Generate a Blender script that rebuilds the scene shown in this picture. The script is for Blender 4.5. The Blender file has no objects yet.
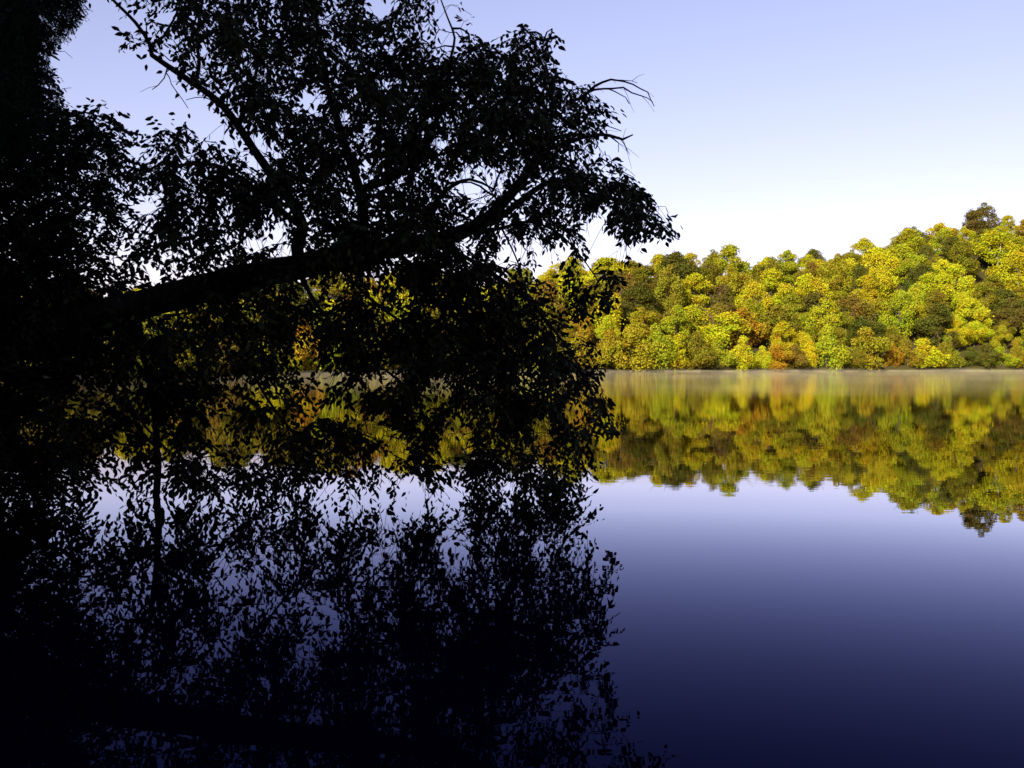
import bpy, math, random
import numpy as np
from mathutils import Vector

random.seed(7)
rng = np.random.default_rng(7)
R = math.radians
SC = bpy.context.scene
COL = SC.collection

# ------------------------------------------------------------------ camera
EYE = 1.6            # metres above the lake
F = 1005.0           # focal length in pixels of the 1024 px wide frame
HOR = 365.0          # pixel row of the horizon
cam_d = bpy.data.cameras.new('camera')
cam_d.sensor_width = 36.0
cam_d.lens = 36.0 * F / 1024.0
cam_d.clip_start = 0.05
cam_d.clip_end = 6000
cam = bpy.data.objects.new('camera', cam_d)
COL.objects.link(cam)
cam.location = (0, 0, EYE)
cam.rotation_euler = (R(90) - math.atan((384 - HOR) / F), 0, 0)
SC.camera = cam

# ------------------------------------------------------------------ light
SUN_EL, SUN_AZ = 27.0, 30.0          # sun behind the camera, SUN_AZ degrees to its left
sun_dir = Vector((-math.sin(R(SUN_AZ)) * math.cos(R(SUN_EL)),
                  -math.cos(R(SUN_AZ)) * math.cos(R(SUN_EL)), math.sin(R(SUN_EL))))
w = bpy.data.worlds.new('World')
SC.world = w
w.use_nodes = True
nt = w.node_tree
bg = nt.nodes['Background']
sky = nt.nodes.new('ShaderNodeTexSky')
sky.sky_type = 'NISHITA'
sky.sun_disc = False
sky.sun_elevation = R(SUN_EL)
sky.sun_rotation = R(180 + SUN_AZ)
sky.air_density = 1.0
sky.dust_density = 0.5
sky.ozone_density = 1.5
tint = nt.nodes.new('ShaderNodeMix')
tint.data_type = 'RGBA'
tint.blend_type = 'MULTIPLY'
tint.inputs['Factor'].default_value = 1.0
tint.inputs['B'].default_value = (1.50, 1.09, 1.26, 1)
nt.links.new(sky.outputs[0], tint.inputs['A'])
soft = nt.nodes.new('ShaderNodeGamma')          # hazy morning air: a flatter fall-off from the horizon up
soft.inputs['Gamma'].default_value = 0.82
nt.links.new(tint.outputs['Result'], soft.inputs['Color'])
nt.links.new(soft.outputs[0], bg.inputs['Color'])
bg.inputs['Strength'].default_value = 0.142

sd = bpy.data.lights.new('sun', 'SUN')
sd.energy = 5.0
sd.angle = R(0.5)
sd.color = (1.0, 0.9, 0.74)
so = bpy.data.objects.new('sun', sd)
COL.objects.link(so)
so.rotation_euler = sun_dir.to_track_quat('Z', 'Y').to_euler()
so.location = (-30, -40, 60)

SC.view_settings.view_transform = 'Standard'
SC.view_settings.look = 'None'
SC.view_settings.gamma = 1
SC.view_settings.exposure = 0.6
SC.render.engine = 'CYCLES'
SC.cycles.max_bounces = 6
SC.cycles.diffuse_bounces = 2
SC.cycles.glossy_bounces = 3
SC.cycles.transmission_bounces = 2
SC.cycles.volume_bounces = 1


# ------------------------------------------------------------------ helpers
def at(u, v, d):
    """world point seen at frame position (u, v), d metres in front of the camera"""
    return np.array([(u - 512) / F * d, d, EYE + (HOR - v) / F * d])


def mesh_np(name, verts, faces, mat, parent=None, smooth=False, link=True):
    """verts (n,3), faces (m,k) of one size, or a list of such arrays -> one mesh object"""
    if not isinstance(faces, list):
        faces = [faces]
    me = bpy.data.meshes.new(name)
    verts = np.asarray(verts, dtype=np.float32)
    me.vertices.add(len(verts))
    me.vertices.foreach_set('co', verts.ravel())
    loops = np.concatenate([np.asarray(f, dtype=np.int32).ravel() for f in faces])
    sizes = np.concatenate([np.full(len(f), f.shape[1], dtype=np.int32) for f in faces])
    starts = np.concatenate([[0], np.cumsum(sizes)[:-1]]).astype(np.int32)
    me.loops.add(len(loops))
    me.loops.foreach_set('vertex_index', loops)
    me.polygons.add(len(sizes))
    me.polygons.foreach_set('loop_start', starts)
    me.polygons.foreach_set('loop_total', sizes)
    if smooth:
        me.polygons.foreach_set('use_smooth', np.ones(len(sizes), dtype=bool))
    me.update(calc_edges=True)
    me.materials.append(mat)
    o = bpy.data.objects.new(name, me)
    if link:
        COL.objects.link(o)
    if parent is not None:
        o.parent = parent
    return o


def empty(name, loc=(0, 0, 0), label=None, cat=None, group=None):
    o = bpy.data.objects.new(name, None)
    o.empty_display_size = 0.5
    COL.objects.link(o)
    o.location = loc
    if label:
        o['label'] = label
    if cat:
        o['category'] = cat
    if group:
        o['group'] = group
    return o


def unit(a):
    return a / np.maximum(np.linalg.norm(a, axis=-1, keepdims=True), 1e-9)


class Tubes:
    def __init__(self):
        self.v, self.f, self.n = [], [], 0

    def add(self, pts, rad, k=4, wob=0.0):
        pts = np.asarray(pts, dtype=float)
        n = len(pts)
        rad = np.broadcast_to(np.asarray(rad, dtype=float), (n,))
        tan = np.gradient(pts, axis=0)
        tan = unit(tan)
        ref = np.array([0.31, 0.9, 0.2])
        a = unit(np.cross(tan, ref))
        b = np.cross(tan, a)
        ang = np.arange(k) * 2 * math.pi / k
        rr = rad[:, None] * (1 + (rng.uniform(-wob, wob, (n, k)) if wob else 0))
        ring = (pts[:, None, :] + rr[..., None] * (np.cos(ang)[None, :, None] * a[:, None, :]
                + np.sin(ang)[None, :, None] * b[:, None, :]))
        self.v.append(ring.reshape(-1, 3))
        i = np.arange(n - 1)[:, None] * k
        j = np.arange(k)[None, :]
        j2 = (j + 1) % k
        q = np.stack([i + j, i + j2, i + k + j2, i + k + j], axis=-1).reshape(-1, 4) + self.n
        self.f.append(q)
        self.n += n * k

    def build(self, name, mat, parent, smooth=True):
        return mesh_np(name, np.concatenate(self.v), np.concatenate(self.f), mat, parent, smooth)


def catmull(pts, step):
    """smooth resample of a polyline whose columns after the third ride along"""
    p = np.asarray(pts, dtype=float)
    p = np.vstack([2 * p[0] - p[1], p, 2 * p[-1] - p[-2]])
    out = []
    for i in range(1, len(p) - 2):
        p0, p1, p2, p3 = p[i - 1:i + 3]
        n = max(1, int(np.linalg.norm(p2[:3] - p1[:3]) / step))
        for t in np.arange(n) / n:
            out.append(0.5 * ((2 * p1) + (-p0 + p2) * t + (2 * p0 - 5 * p1 + 4 * p2 - p3) * t * t
                              + (-p0 + 3 * p1 - 3 * p2 + p3) * t ** 3))
    out.append(p[-2])
    return np.array(out)


# ------------------------------------------------------------------ materials
def new_mat(name):
    m = bpy.data.materials.new(name)
    m.use_nodes = True
    t = m.node_tree
    return m, t, t.nodes['Principled BSDF']


def N(t, kind, **kw):
    n = t.nodes.new(kind)
    for k, v in kw.items():
        setattr(n, k, v)
    return n


def leaf_mat(name, c1, c2, spec=0.06, rough=0.6):
    m, t, b = new_mat(name)
    g = N(t, 'ShaderNodeNewGeometry')
    r = N(t, 'ShaderNodeValToRGB')
    r.color_ramp.elements[0].color = (*c1, 1)
    r.color_ramp.elements[1].color = (*c2, 1)
    t.links.new(g.outputs['Random Per Island'], r.inputs['Fac'])
    t.links.new(r.outputs['Color'], b.inputs['Base Color'])
    b.inputs['Roughness'].default_value = rough
    b.inputs['Specular IOR Level'].default_value = spec
    return m


def bark_mat(name, c1, c2, scale=6.0):
    m, t, b = new_mat(name)
    tc = N(t, 'ShaderNodeTexCoord')
    mp = N(t, 'ShaderNodeMapping')
    mp.inputs['Scale'].default_value = (scale, scale, scale * 0.4)
    no = N(t, 'ShaderNodeTexNoise')
    no.inputs['Scale'].default_value = 3.0
    no.inputs['Detail'].default_value = 6
    r = N(t, 'ShaderNodeValToRGB')
    r.color_ramp.elements[0].position = 0.35
    r.color_ramp.elements[1].position = 0.7
    r.color_ramp.elements[0].color = (*c1, 1)
    r.color_ramp.elements[1].color = (*c2, 1)
    bp = N(t, 'ShaderNodeBump')
    bp.inputs['Strength'].default_value = 0.6
    bp.inputs['Distance'].default_value = 0.03
    t.links.new(tc.outputs['Object'], mp.inputs['Vector'])
    t.links.new(mp.outputs['Vector'], no.inputs['Vector'])
    t.links.new(no.outputs['Fac'], r.inputs['Fac'])
    t.links.new(r.outputs['Color'], b.inputs['Base Color'])
    t.links.new(no.outputs['Fac'], bp.inputs['Height'])
    t.links.new(bp.outputs['Normal'], b.inputs['Normal'])
    b.inputs['Roughness'].default_value = 0.9
    b.inputs['Specular IOR Level'].default_value = 0.1
    return m


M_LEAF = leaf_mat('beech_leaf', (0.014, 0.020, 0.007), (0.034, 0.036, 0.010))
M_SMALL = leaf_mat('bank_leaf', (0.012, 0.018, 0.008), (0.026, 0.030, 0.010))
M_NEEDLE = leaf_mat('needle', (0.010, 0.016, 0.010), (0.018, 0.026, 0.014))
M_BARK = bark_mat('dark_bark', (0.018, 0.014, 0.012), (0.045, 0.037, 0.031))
M_TWIG = bark_mat('twig_bark', (0.03, 0.02, 0.016), (0.05, 0.035, 0.027))
M_TRUNK = bark_mat('forest_bark', (0.07, 0.055, 0.04), (0.16, 0.13, 0.10), 1.5)
M_PALE = bark_mat('pale_bark', (0.24, 0.20, 0.15), (0.42, 0.37, 0.29), 1.0)


def crown_mat():
    """autumn crown: the colour comes from the tree's own object colour, varied leaf by leaf"""
    m, t, b = new_mat('autumn_crown')
    oi = N(t, 'ShaderNodeObjectInfo')
    g = N(t, 'ShaderNodeNewGeometry')
    tc = N(t, 'ShaderNodeTexCoord')
    no = N(t, 'ShaderNodeTexNoise')
    no.inputs['Scale'].default_value = 0.42
    no.inputs['Detail'].default_value = 3
    va = N(t, 'ShaderNodeVectorMath', operation='ADD')
    t.links.new(tc.outputs['Object'], va.inputs[0])
    t.links.new(oi.outputs['Location'], va.inputs[1])
    t.links.new(va.outputs[0], no.inputs['Vector'])
    hs = N(t, 'ShaderNodeHueSaturation')
    h = N(t, 'ShaderNodeMapRange')
    h.inputs['From Min'].default_value = 0.3
    h.inputs['From Max'].default_value = 0.7
    h.inputs['To Min'].default_value = 0.474
    h.inputs['To Max'].default_value = 0.545
    v = N(t, 'ShaderNodeMapRange')
    v.inputs['To Min'].default_value = 0.72
    v.inputs['To Max'].default_value = 1.28
    t.links.new(no.outputs['Fac'], h.inputs['Value'])
    t.links.new(g.outputs['Random Per Island'], v.inputs['Value'])
    t.links.new(h.outputs[0], hs.inputs['Hue'])
    t.links.new(v.outputs[0], hs.inputs['Value'])
    t.links.new(oi.outputs['Color'], hs.inputs['Color'])
    t.links.new(hs.outputs['Color'], b.inputs['Base Color'])
    b.inputs['Roughness'].default_value = 0.7
    b.inputs['Specular IOR Level'].default_value = 0.1
    return m


M_CROWN = crown_mat()


def water_mat():
    m = bpy.data.materials.new('lake_water')
    m.use_nodes = True
    t = m.node_tree
    for n in list(t.nodes):
        t.nodes.remove(n)
    out = N(t, 'ShaderNodeOutputMaterial')
    mix = N(t, 'ShaderNodeMixShader')
    body = N(t, 'ShaderNodeBsdfDiffuse')
    body.inputs['Color'].default_value = (0.001, 0.001, 0.006, 1)
    gl = N(t, 'ShaderNodeBsdfGlossy')
    gl.inputs['Color'].default_value = (0.84, 0.82, 1.0, 1)
    gl.inputs['Roughness'].default_value = 0.0
    fr = N(t, 'ShaderNodeFresnel')
    fr.inputs['IOR'].default_value = 1.33
    pw_ = N(t, 'ShaderNodeMath', operation='POWER')
    pw_.inputs[1].default_value = 2.2
    ml = N(t, 'ShaderNodeMath', operation='MULTIPLY')
    ml.inputs[1].default_value = 5.0
    cl = N(t, 'ShaderNodeMath', operation='MINIMUM')
    cl.inputs[1].default_value = 1.0
    t.links.new(fr.outputs[0], pw_.inputs[0])
    t.links.new(pw_.outputs[0], ml.inputs[0])
    t.links.new(ml.outputs[0], cl.inputs[0])
    geo = N(t, 'ShaderNodeNewGeometry')
    mp = N(t, 'ShaderNodeMapping')
    mp.inputs['Scale'].default_value = (0.55, 1.6, 1)
    n1 = N(t, 'ShaderNodeTexNoise')
    n1.inputs['Scale'].default_value = 1.3
    n1.inputs['Detail'].default_value = 2
    n2 = N(t, 'ShaderNodeTexNoise')
    n2.inputs['Scale'].default_value = 7.0
    n2.inputs['Detail'].default_value = 1
    # slow patches where the air touches the water
    n3 = N(t, 'ShaderNodeTexNoise')
    n3.inputs['Scale'].default_value = 0.12
    mr = N(t, 'ShaderNodeMapRange')
    mr.inputs['From Min'].default_value = 0.4
    mr.inputs['From Max'].default_value = 0.65
    mr.inputs['To Min'].default_value = 0.05
    mr.inputs['To Max'].default_value = 0.5
    mul = N(t, 'ShaderNodeMath', operation='MULTIPLY')
    add = N(t, 'ShaderNodeMath', operation='ADD')
    bp = N(t, 'ShaderNodeBump')
    bp.inputs['Strength'].default_value = 1.0
    sy = N(t, 'ShaderNodeSeparateXYZ')
    t.links.new(geo.outputs['Position'], sy.inputs[0])
    br = N(t, 'ShaderNodeMapRange')          # a faint breeze ruffles the open half of the lake
    br.inputs['From Min'].default_value = 30
    br.inputs['From Max'].default_value = 62
    br.inputs['To Min'].default_value = 0.0006
    br.inputs['To Max'].default_value = 0.0014
    t.links.new(sy.outputs['Y'], br.inputs['Value'])
    t.links.new(br.outputs[0], bp.inputs['Distance'])
    t.links.new(geo.outputs['Position'], mp.inputs['Vector'])
    for n in (n1, n2, n3):
        t.links.new(mp.outputs['Vector'], n.inputs['Vector'])
    t.links.new(n3.outputs['Fac'], mr.inputs['Value'])
    t.links.new(n2.outputs['Fac'], mul.inputs[0])
    t.links.new(mr.outputs[0], mul.inputs[1])
    t.links.new(n1.outputs['Fac'], add.inputs[0])
    t.links.new(mul.outputs[0], add.inputs[1])
    t.links.new(add.outputs[0], bp.inputs['Height'])
    t.links.new(bp.outputs['Normal'], gl.inputs['Normal'])
    gc = N(t, 'ShaderNodeValToRGB')       # reflection tones painted in by view angle: steep bluer, middle dimmed, grazing warm
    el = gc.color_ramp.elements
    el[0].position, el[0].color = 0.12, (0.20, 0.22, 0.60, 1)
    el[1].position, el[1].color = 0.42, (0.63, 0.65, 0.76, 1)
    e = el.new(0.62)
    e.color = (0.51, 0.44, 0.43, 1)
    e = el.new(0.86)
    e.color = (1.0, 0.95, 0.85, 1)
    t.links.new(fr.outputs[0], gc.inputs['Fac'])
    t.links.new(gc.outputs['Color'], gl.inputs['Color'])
    rr = N(t, 'ShaderNodeMapRange')
    rr.inputs['From Min'].default_value = 16
    rr.inputs['From Max'].default_value = 60
    rr.inputs['To Min'].default_value = 0.0
    rr.inputs['To Max'].default_value = 0.06
    t.links.new(rr.outputs[0], gl.inputs['Roughness'])
    t.links.new(sy.outputs['Y'], rr.inputs['Value'])
    t.links.new(cl.outputs[0], mix.inputs['Fac'])
    t.links.new(body.outputs[0], mix.inputs[1])
    t.links.new(gl.outputs[0], mix.inputs[2])
    t.links.new(mix.outputs[0], out.inputs['Surface'])
    return m


def ground_mat():
    m, t, b = new_mat('leaf_litter')
    geo = N(t, 'ShaderNodeNewGeometry')
    sx = N(t, 'ShaderNodeSeparateXYZ')
    no = N(t, 'ShaderNodeTexNoise')
    no.inputs['Scale'].default_value = 0.25
    no.inputs['Detail'].default_value = 5
    r = N(t, 'ShaderNodeValToRGB')
    r.color_ramp.elements[0].color = (0.035, 0.026, 0.014, 1)
    r.color_ramp.elements[1].color = (0.10, 0.085, 0.02, 1)
    r2 = N(t, 'ShaderNodeValToRGB')
    r2.color_ramp.elements[0].color = (0.20, 0.15, 0.09, 1)
    r2.color_ramp.elements[1].color = (0.11, 0.13, 0.025, 1)
    r2.color_ramp.elements[0].position = 0.45
    r2.color_ramp.elements[1].position = 0.6
    mr = N(t, 'ShaderNodeMapRange')
    mr.inputs['From Min'].default_value = 0.22
    mr.inputs['From Max'].default_value = 0.42
    mr.inputs['To Min'].default_value = 1
    mr.inputs['To Max'].default_value = 0
    mx = N(t, 'ShaderNodeMix', data_type='RGBA')
    t.links.new(geo.outputs['Position'], sx.inputs[0])
    t.links.new(geo.outputs['Position'], no.inputs['Vector'])
    t.links.new(no.outputs['Fac'], r.inputs['Fac'])
    t.links.new(no.outputs['Fac'], r2.inputs['Fac'])
    t.links.new(sx.outputs['Z'], mr.inputs['Value'])
    t.links.new(mr.outputs[0], mx.inputs['Factor'])
    t.links.new(r.outputs['Color'], mx.inputs['A'])
    t.links.new(r2.outputs['Color'], mx.inputs['B'])
    t.links.new(mx.outputs['Result'], b.inputs['Base Color'])
    b.inputs['Roughness'].default_value = 0.95
    b.inputs['Specular IOR Level'].default_value = 0.1
    return m


M_WATER = water_mat()
M_GROUND = ground_mat()

# ------------------------------------------------------------------ lake outline and terrain
NEAR_SHORE = [(420, -60), (60, -25), (20, -6), (4, 1.0), (-3, 2.6), (-6.3, 7), (-7.7, 12), (-9.4, 16),
              (-15, 25), (-32, 42), (-60, 72), (-72, 95)]
FAR_SHORE = [(-70, 115), (-58, 130), (-48, 155), (-34, 180), (-12, 210), (13, 230), (50, 246), (90, 258),
             (136, 268), (180, 276), (260, 284), (420, 290)]
LAKE = np.array(NEAR_SHORE + FAR_SHORE, dtype=float)
FS = np.array(FAR_SHORE, dtype=float)


def lake_dist(P):
    """signed distance to the waterline, positive on land"""
    P = np.asarray(P, dtype=float)
    a = LAKE
    b = np.roll(LAKE, -1, axis=0)
    d = np.full(len(P), 1e9)
    inside = np.zeros(len(P), dtype=bool)
    for i in range(len(a)):
        e = b[i] - a[i]
        wv = P - a[i]
        t = np.clip((wv @ e) / (e @ e), 0, 1)
        d = np.minimum(d, np.linalg.norm(wv - t[:, None] * e, axis=1))
        cr = ((a[i, 1] > P[:, 1]) != (b[i, 1] > P[:, 1]))
        with np.errstate(divide='ignore', invalid='ignore'):
            xs = a[i, 0] + (P[:, 1] - a[i, 1]) / (b[i, 1] - a[i, 1]) * e[0]
        inside ^= cr & (P[:, 0] < xs)
    return np.where(inside, -d, d)


SKY_U = [-400, 100, 320, 520, 600, 650, 720, 800, 860, 930, 970, 1024, 1150, 1400]
SKY_V = [292, 288, 276, 262, 253, 246, 248, 246, 241, 225, 215, 205, 195, 185]
DEP_U = [-400, 60, 320, 520, 720, 1024, 1400]
DEP_D = [26, 28, 38, 50, 62, 74, 80]


def hill(P, t):
    """height of the wooded far slope at t metres behind the waterline"""
    Y = np.maximum(P[:, 1], 40)
    u = 512 + F * P[:, 0] / Y
    u = np.where(P[:, 1] < 40, -400, u)
    S = np.interp(u, SKY_U, SKY_V)
    D = np.interp(u, DEP_U, DEP_D)
    top = (HOR - S) / F * np.clip(Y, 90, 350) + EYE
    G = np.maximum(top - 8.6, 1.5)
    s = np.clip(t / D, 0, 1)
    prof = s ** 0.9 * (1 - 0.12 * s * s) / 0.88
    return 0.3 * np.clip(t / 0.9, 0, 1) + G * prof - np.minimum(0.4 * np.clip(t - D + 2, 0, 400), np.maximum(G - 0.5, 0))


def ground_z(P):
    P = np.asarray(P, dtype=float)
    t = lake_dist(P)
    zh = hill(P, t)
    zn = 0.1 + 0.05 * np.clip(t, 0, 3) + 0.6 * np.clip(t - 3, 0, 34)
    wgt = np.clip((P[:, 1] - 45) / 50, 0, 1)
    wgt = wgt * wgt * (3 - 2 * wgt)
    z = zn * (1 - wgt) + zh * wgt
    return np.where(t > 0, z * np.clip(t / 0.6, 0, 1), np.maximum(-1.6, t * 0.6)), t


def grid_axis(segs):
    out = []
    for a, b, s in segs:
        out.append(np.arange(a, b, s))
    out.append([segs[-1][1]])
    return np.concatenate(out)


gx = grid_axis([(-3000, -400, 260), (-400, -110, 12), (-110, 220, 1.5), (220, 500, 10), (500, 3000, 250)])
gy = grid_axis([(-3000, -150, 260), (-150, -12, 6), (-12, 40, 1.3), (40, 110, 2.5), (110, 300, 1.3), (300, 440, 6), (440, 3400, 260)])
GX, GY = np.meshgrid(gx, gy)
P2 = np.stack([GX.ravel(), GY.ravel()], axis=1)
gz, gt = ground_z(P2)
gz = gz + np.where(gt > 4, rng.normal(0, 0.12, len(gz)), 0)
nx, ny = len(gx), len(gy)
ii = (np.arange(ny - 1)[:, None] * nx + np.arange(nx - 1)[None, :]).ravel()
terr = mesh_np('hill_terrain', np.column_stack([P2, gz]),
               np.stack([ii, ii + 1, ii + nx + 1, ii + nx], axis=1), M_GROUND, smooth=True)
terr['kind'] = 'structure'

wv = np.array([(-420, -260, 0), (620, -260, 0), (620, 420, 0), (-420, 420, 0)], dtype=float)
lake = mesh_np('lake_water', wv, np.array([[0, 1, 2, 3]]), M_WATER)
lake['kind'] = 'structure'

# morning mist lying on the far half of the lake
mm = bpy.data.materials.new('mist')
mm.use_nodes = True
t = mm.node_tree
for n in list(t.nodes):
    t.nodes.remove(n)
o_ = N(t, 'ShaderNodeOutputMaterial')
pv = N(t, 'ShaderNodeVolumePrincipled')
pv.inputs['Color'].default_value = (0.99, 0.87, 0.52, 1)
pv.inputs['Density'].default_value = 0.0030
pv.inputs['Anisotropy'].default_value = -0.1
t.links.new(pv.outputs[0], o_.inputs['Volume'])
nu, nw = 70, 40
FX = [(x, y) for x, y in FAR_SHORE if x >= -34]
mg = np.random.default_rng(5)
ph = mg.uniform(0, 6.28, (6, 2))
fq = mg.uniform(0.02, 0.16, (6, 2))
mx_ = np.linspace(-33, 165, nu)
mv, mtop = [], []
for x in mx_:
    yf = np.interp(x, [q[0] for q in FX], [q[1] for q in FX]) - 3.0
    y0 = min(48 + 3 * math.sin(x * .07), yf - 60) if x > -12 else max(62, yf - 130)
    for wq in np.linspace(0, 1, nw):
        y = y0 + (yf - y0) * wq
        hgt = 0.55 + sum(0.16 * math.sin(fq[k_, 0] * x * 2 + ph[k_, 0]) * math.sin(fq[k_, 1] * y + ph[k_, 1]) for k_ in range(6))
        edge = min(1, wq * 5)
        mv.append((x, y, 0.05 + max(0.04, hgt) * edge))
top_n = len(mv)
mv += [(x, y, 0.03) for x, y, z in mv]
mf = []
for i in range(nu - 1):
    for j in range(nw - 1):
        a_ = i * nw + j
        mf.append((a_, a_ + nw, a_ + nw + 1, a_ + 1))
        mf.append((top_n + a_, top_n + a_ + 1, top_n + a_ + nw + 1, top_n + a_ + nw))
for i in range(nu - 1):
    for j, fl in ((0, 1), (nw - 1, 0)):
        a_, b_ = i * nw + j, (i + 1) * nw + j
        f_ = (a_, top_n + a_, top_n + b_, b_)
        mf.append(f_ if fl else f_[::-1])
for j in range(nw - 1):
    for i, fl in ((0, 0), (nu - 1, 1)):
        a_, b_ = i * nw + j, i * nw + j + 1
        f_ = (a_, top_n + a_, top_n + b_, b_)
        mf.append(f_ if fl else f_[::-1])
me = bpy.data.meshes.new('mist')
me.from_pydata(mv, [], mf)
me.materials.append(mm)
mist = bpy.data.objects.new('mist', me)
COL.objects.link(mist)
mist['kind'] = 'stuff'
mist['label'] = 'thin pale morning mist lying on the lake before the far shore'


# ------------------------------------------------------------------ crowns of the wooded hill
def make_crown_mesh(name, seed, n=2600, tall=1.0, low=False, size=1.0):
    """leaf clumps spread over the lobes of a crown about 8 m wide, base at z = 0"""
    g = np.random.default_rng(seed)
    nl = int(g.integers(30, 42))
    lob = []
    H = 6.6 * tall
    Wd = 3.3
    dent = unit(g.normal(size=(4, 3)))              # sides where the crown is bitten away
    bulge = g.uniform(0, 6.28, 2)
    while len(lob) < nl:
        zz = g.uniform(0.02, 1.0)
        prof = math.sin(math.pi * min(1, (zz * 0.86 + (0.3 if low else 0.16)))) ** 0.7
        a = g.uniform(0, 6.28)
        out = g.uniform(0.1, 1.0) ** 0.5
        wob = 1 + 0.22 * math.cos(a - bulge[0]) * (1 - zz) + 0.22 * math.cos(2 * a - bulge[1]) * zz
        rr = Wd * prof * out * wob
        dv = unit(np.array([math.cos(a) * out, math.sin(a) * out, (zz - 0.5) * 1.6]))
        if np.max(dent @ dv) > 0.86 and out > 0.55:
            continue
        lob.append((rr * math.cos(a), rr * math.sin(a), 0.7 + zz * H, g.uniform(0.55, 1.3) * (0.8 + 0.3 * prof)))
    lob = np.array(lob)
    lob[:, :2] *= np.array([g.uniform(.85, 1.2), g.uniform(.85, 1.2)])
    lob[:, 0] += lob[:, 2] * g.normal(0, .12)
    k = g.choice(len(lob), n, p=lob[:, 3] ** 2 / np.sum(lob[:, 3] ** 2))
    d = unit(g.normal(size=(n, 3)) + np.array([0, 0, 0.25]))
    rad = lob[k, 3] * g.normal(1.0, 0.17, n) * (1 + 0.28 * (g.uniform(0, 1, n) < 0.08))
    c = lob[k, :3] + d * rad[:, None] * np.array([1, 1, 0.82])
    nr = unit(d + g.normal(size=(n, 3)) * 0.8)
    a = unit(np.cross(nr, g.normal(size=(n, 3))))
    b = np.cross(nr, a)
    s = g.uniform(0.08, 0.175, n)[:, None] * size
    s2 = s * g.uniform(0.6, 1.0, n)[:, None]
    v = np.stack([c - a * s, c - b * s2 + nr * 0.06, c + a * s, c + b * s2 - nr * 0.05], axis=1).reshape(-1, 3)
    f = np.arange(n * 4).reshape(-1, 4)
    o = mesh_np(name, v, f, M_CROWN, link=False)
    return o.data


CROWNS = [make_crown_mesh('crown', 100 + i, 10500, tall=(0.85, 1.0, 1.12)[i % 3]) for i in range(9)]
LOWCROWNS = [make_crown_mesh('low_crown', 140 + i, 9500, tall=0.85, low=True) for i in range(5)]


def make_trunk_mesh(seed, mat, h=6.0):
    g = np.random.default_rng(seed)
    tb = Tubes()
    pts = np.array([(0, 0, -0.6), (0.05, 0, 1.5), (0.1 + g.normal() * .15, g.normal() * .15, 3.5), (g.normal() * .3, g.normal() * .3, h)])
    tb.add(catmull(pts, 0.7), np.linspace(0.24, 0.09, len(catmull(pts, 0.7))), 7)
    for i in range(5):
        z = g.uniform(2.2, h)
        a = g.uniform(0, 6.28)
        L = g.uniform(1.5, 2.8)
        p = np.array([(0.05, 0, z), (math.cos(a) * L * .5, math.sin(a) * L * .5, z + L * .45), (math.cos(a) * L, math.sin(a) * L, z + L * .8)])
        q = catmull(p, 0.5)
        tb.add(q, np.linspace(0.09, 0.02, len(q)), 5)
    o = tb.build('trunk', mat, None)
    me = o.data
    bpy.data.objects.remove(o)
    return me


TRUNKS = [make_trunk_mesh(200 + i, M_TRUNK) for i in range(4)]
def make_forked_trunk():
    tb = Tubes()
    for pts, r0, r1 in (([(0, 0, -.8), (.05, 0, 1.2), (0, 0, 2.4)], .27, .22), ([(0, 0, 2.3), (-.5, -.1, 3.1), (-1.5, -.4, 3.9), (-2.6, -.6, 4.6)], .17, .05),
                        ([(0, 0, 2.3), (.3, -.1, 3.4), (.2, -.3, 4.8), (.5, -.2, 6)], .2, .06), ([(.25, -.1, 3.2), (1.2, -.3, 4.2), (2.2, -.4, 5.2)], .12, .04)):
        q = catmull(np.array(pts, dtype=float), 0.4)
        tb.add(q, np.linspace(r0, r1, len(q)), 7, 0.06)
    o = tb.build('trunk', M_PALE, None)
    me = o.data
    bpy.data.objects.remove(o)
    return me


PALETRUNK = make_forked_trunk()

PAL = {  # base colours of the crowns
    'yellow-green': (0.41, 0.360, 0.010),
    'lime': (0.285, 0.278, 0.010),
    'olive': (0.185, 0.158, 0.010),
    'dark green': (0.095, 0.092, 0.010),
    'golden': (0.41, 0.305, 0.008),
    'ochre': (0.27, 0.205, 0.010),
    'orange': (0.34, 0.185, 0.010),
    'rust red': (0.22, 0.122, 0.014),
    'reddish brown': (0.17, 0.12, 0.014),
    'dusky brown': (0.115, 0.085, 0.014),
}
PW = {'yellow-green': .25, 'lime': .16, 'olive': .27, 'dark green': .06, 'golden': .06,
      'ochre': .13, 'orange': .01, 'rust red': .006, 'reddish brown': .025, 'dusky brown': .025}
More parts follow.
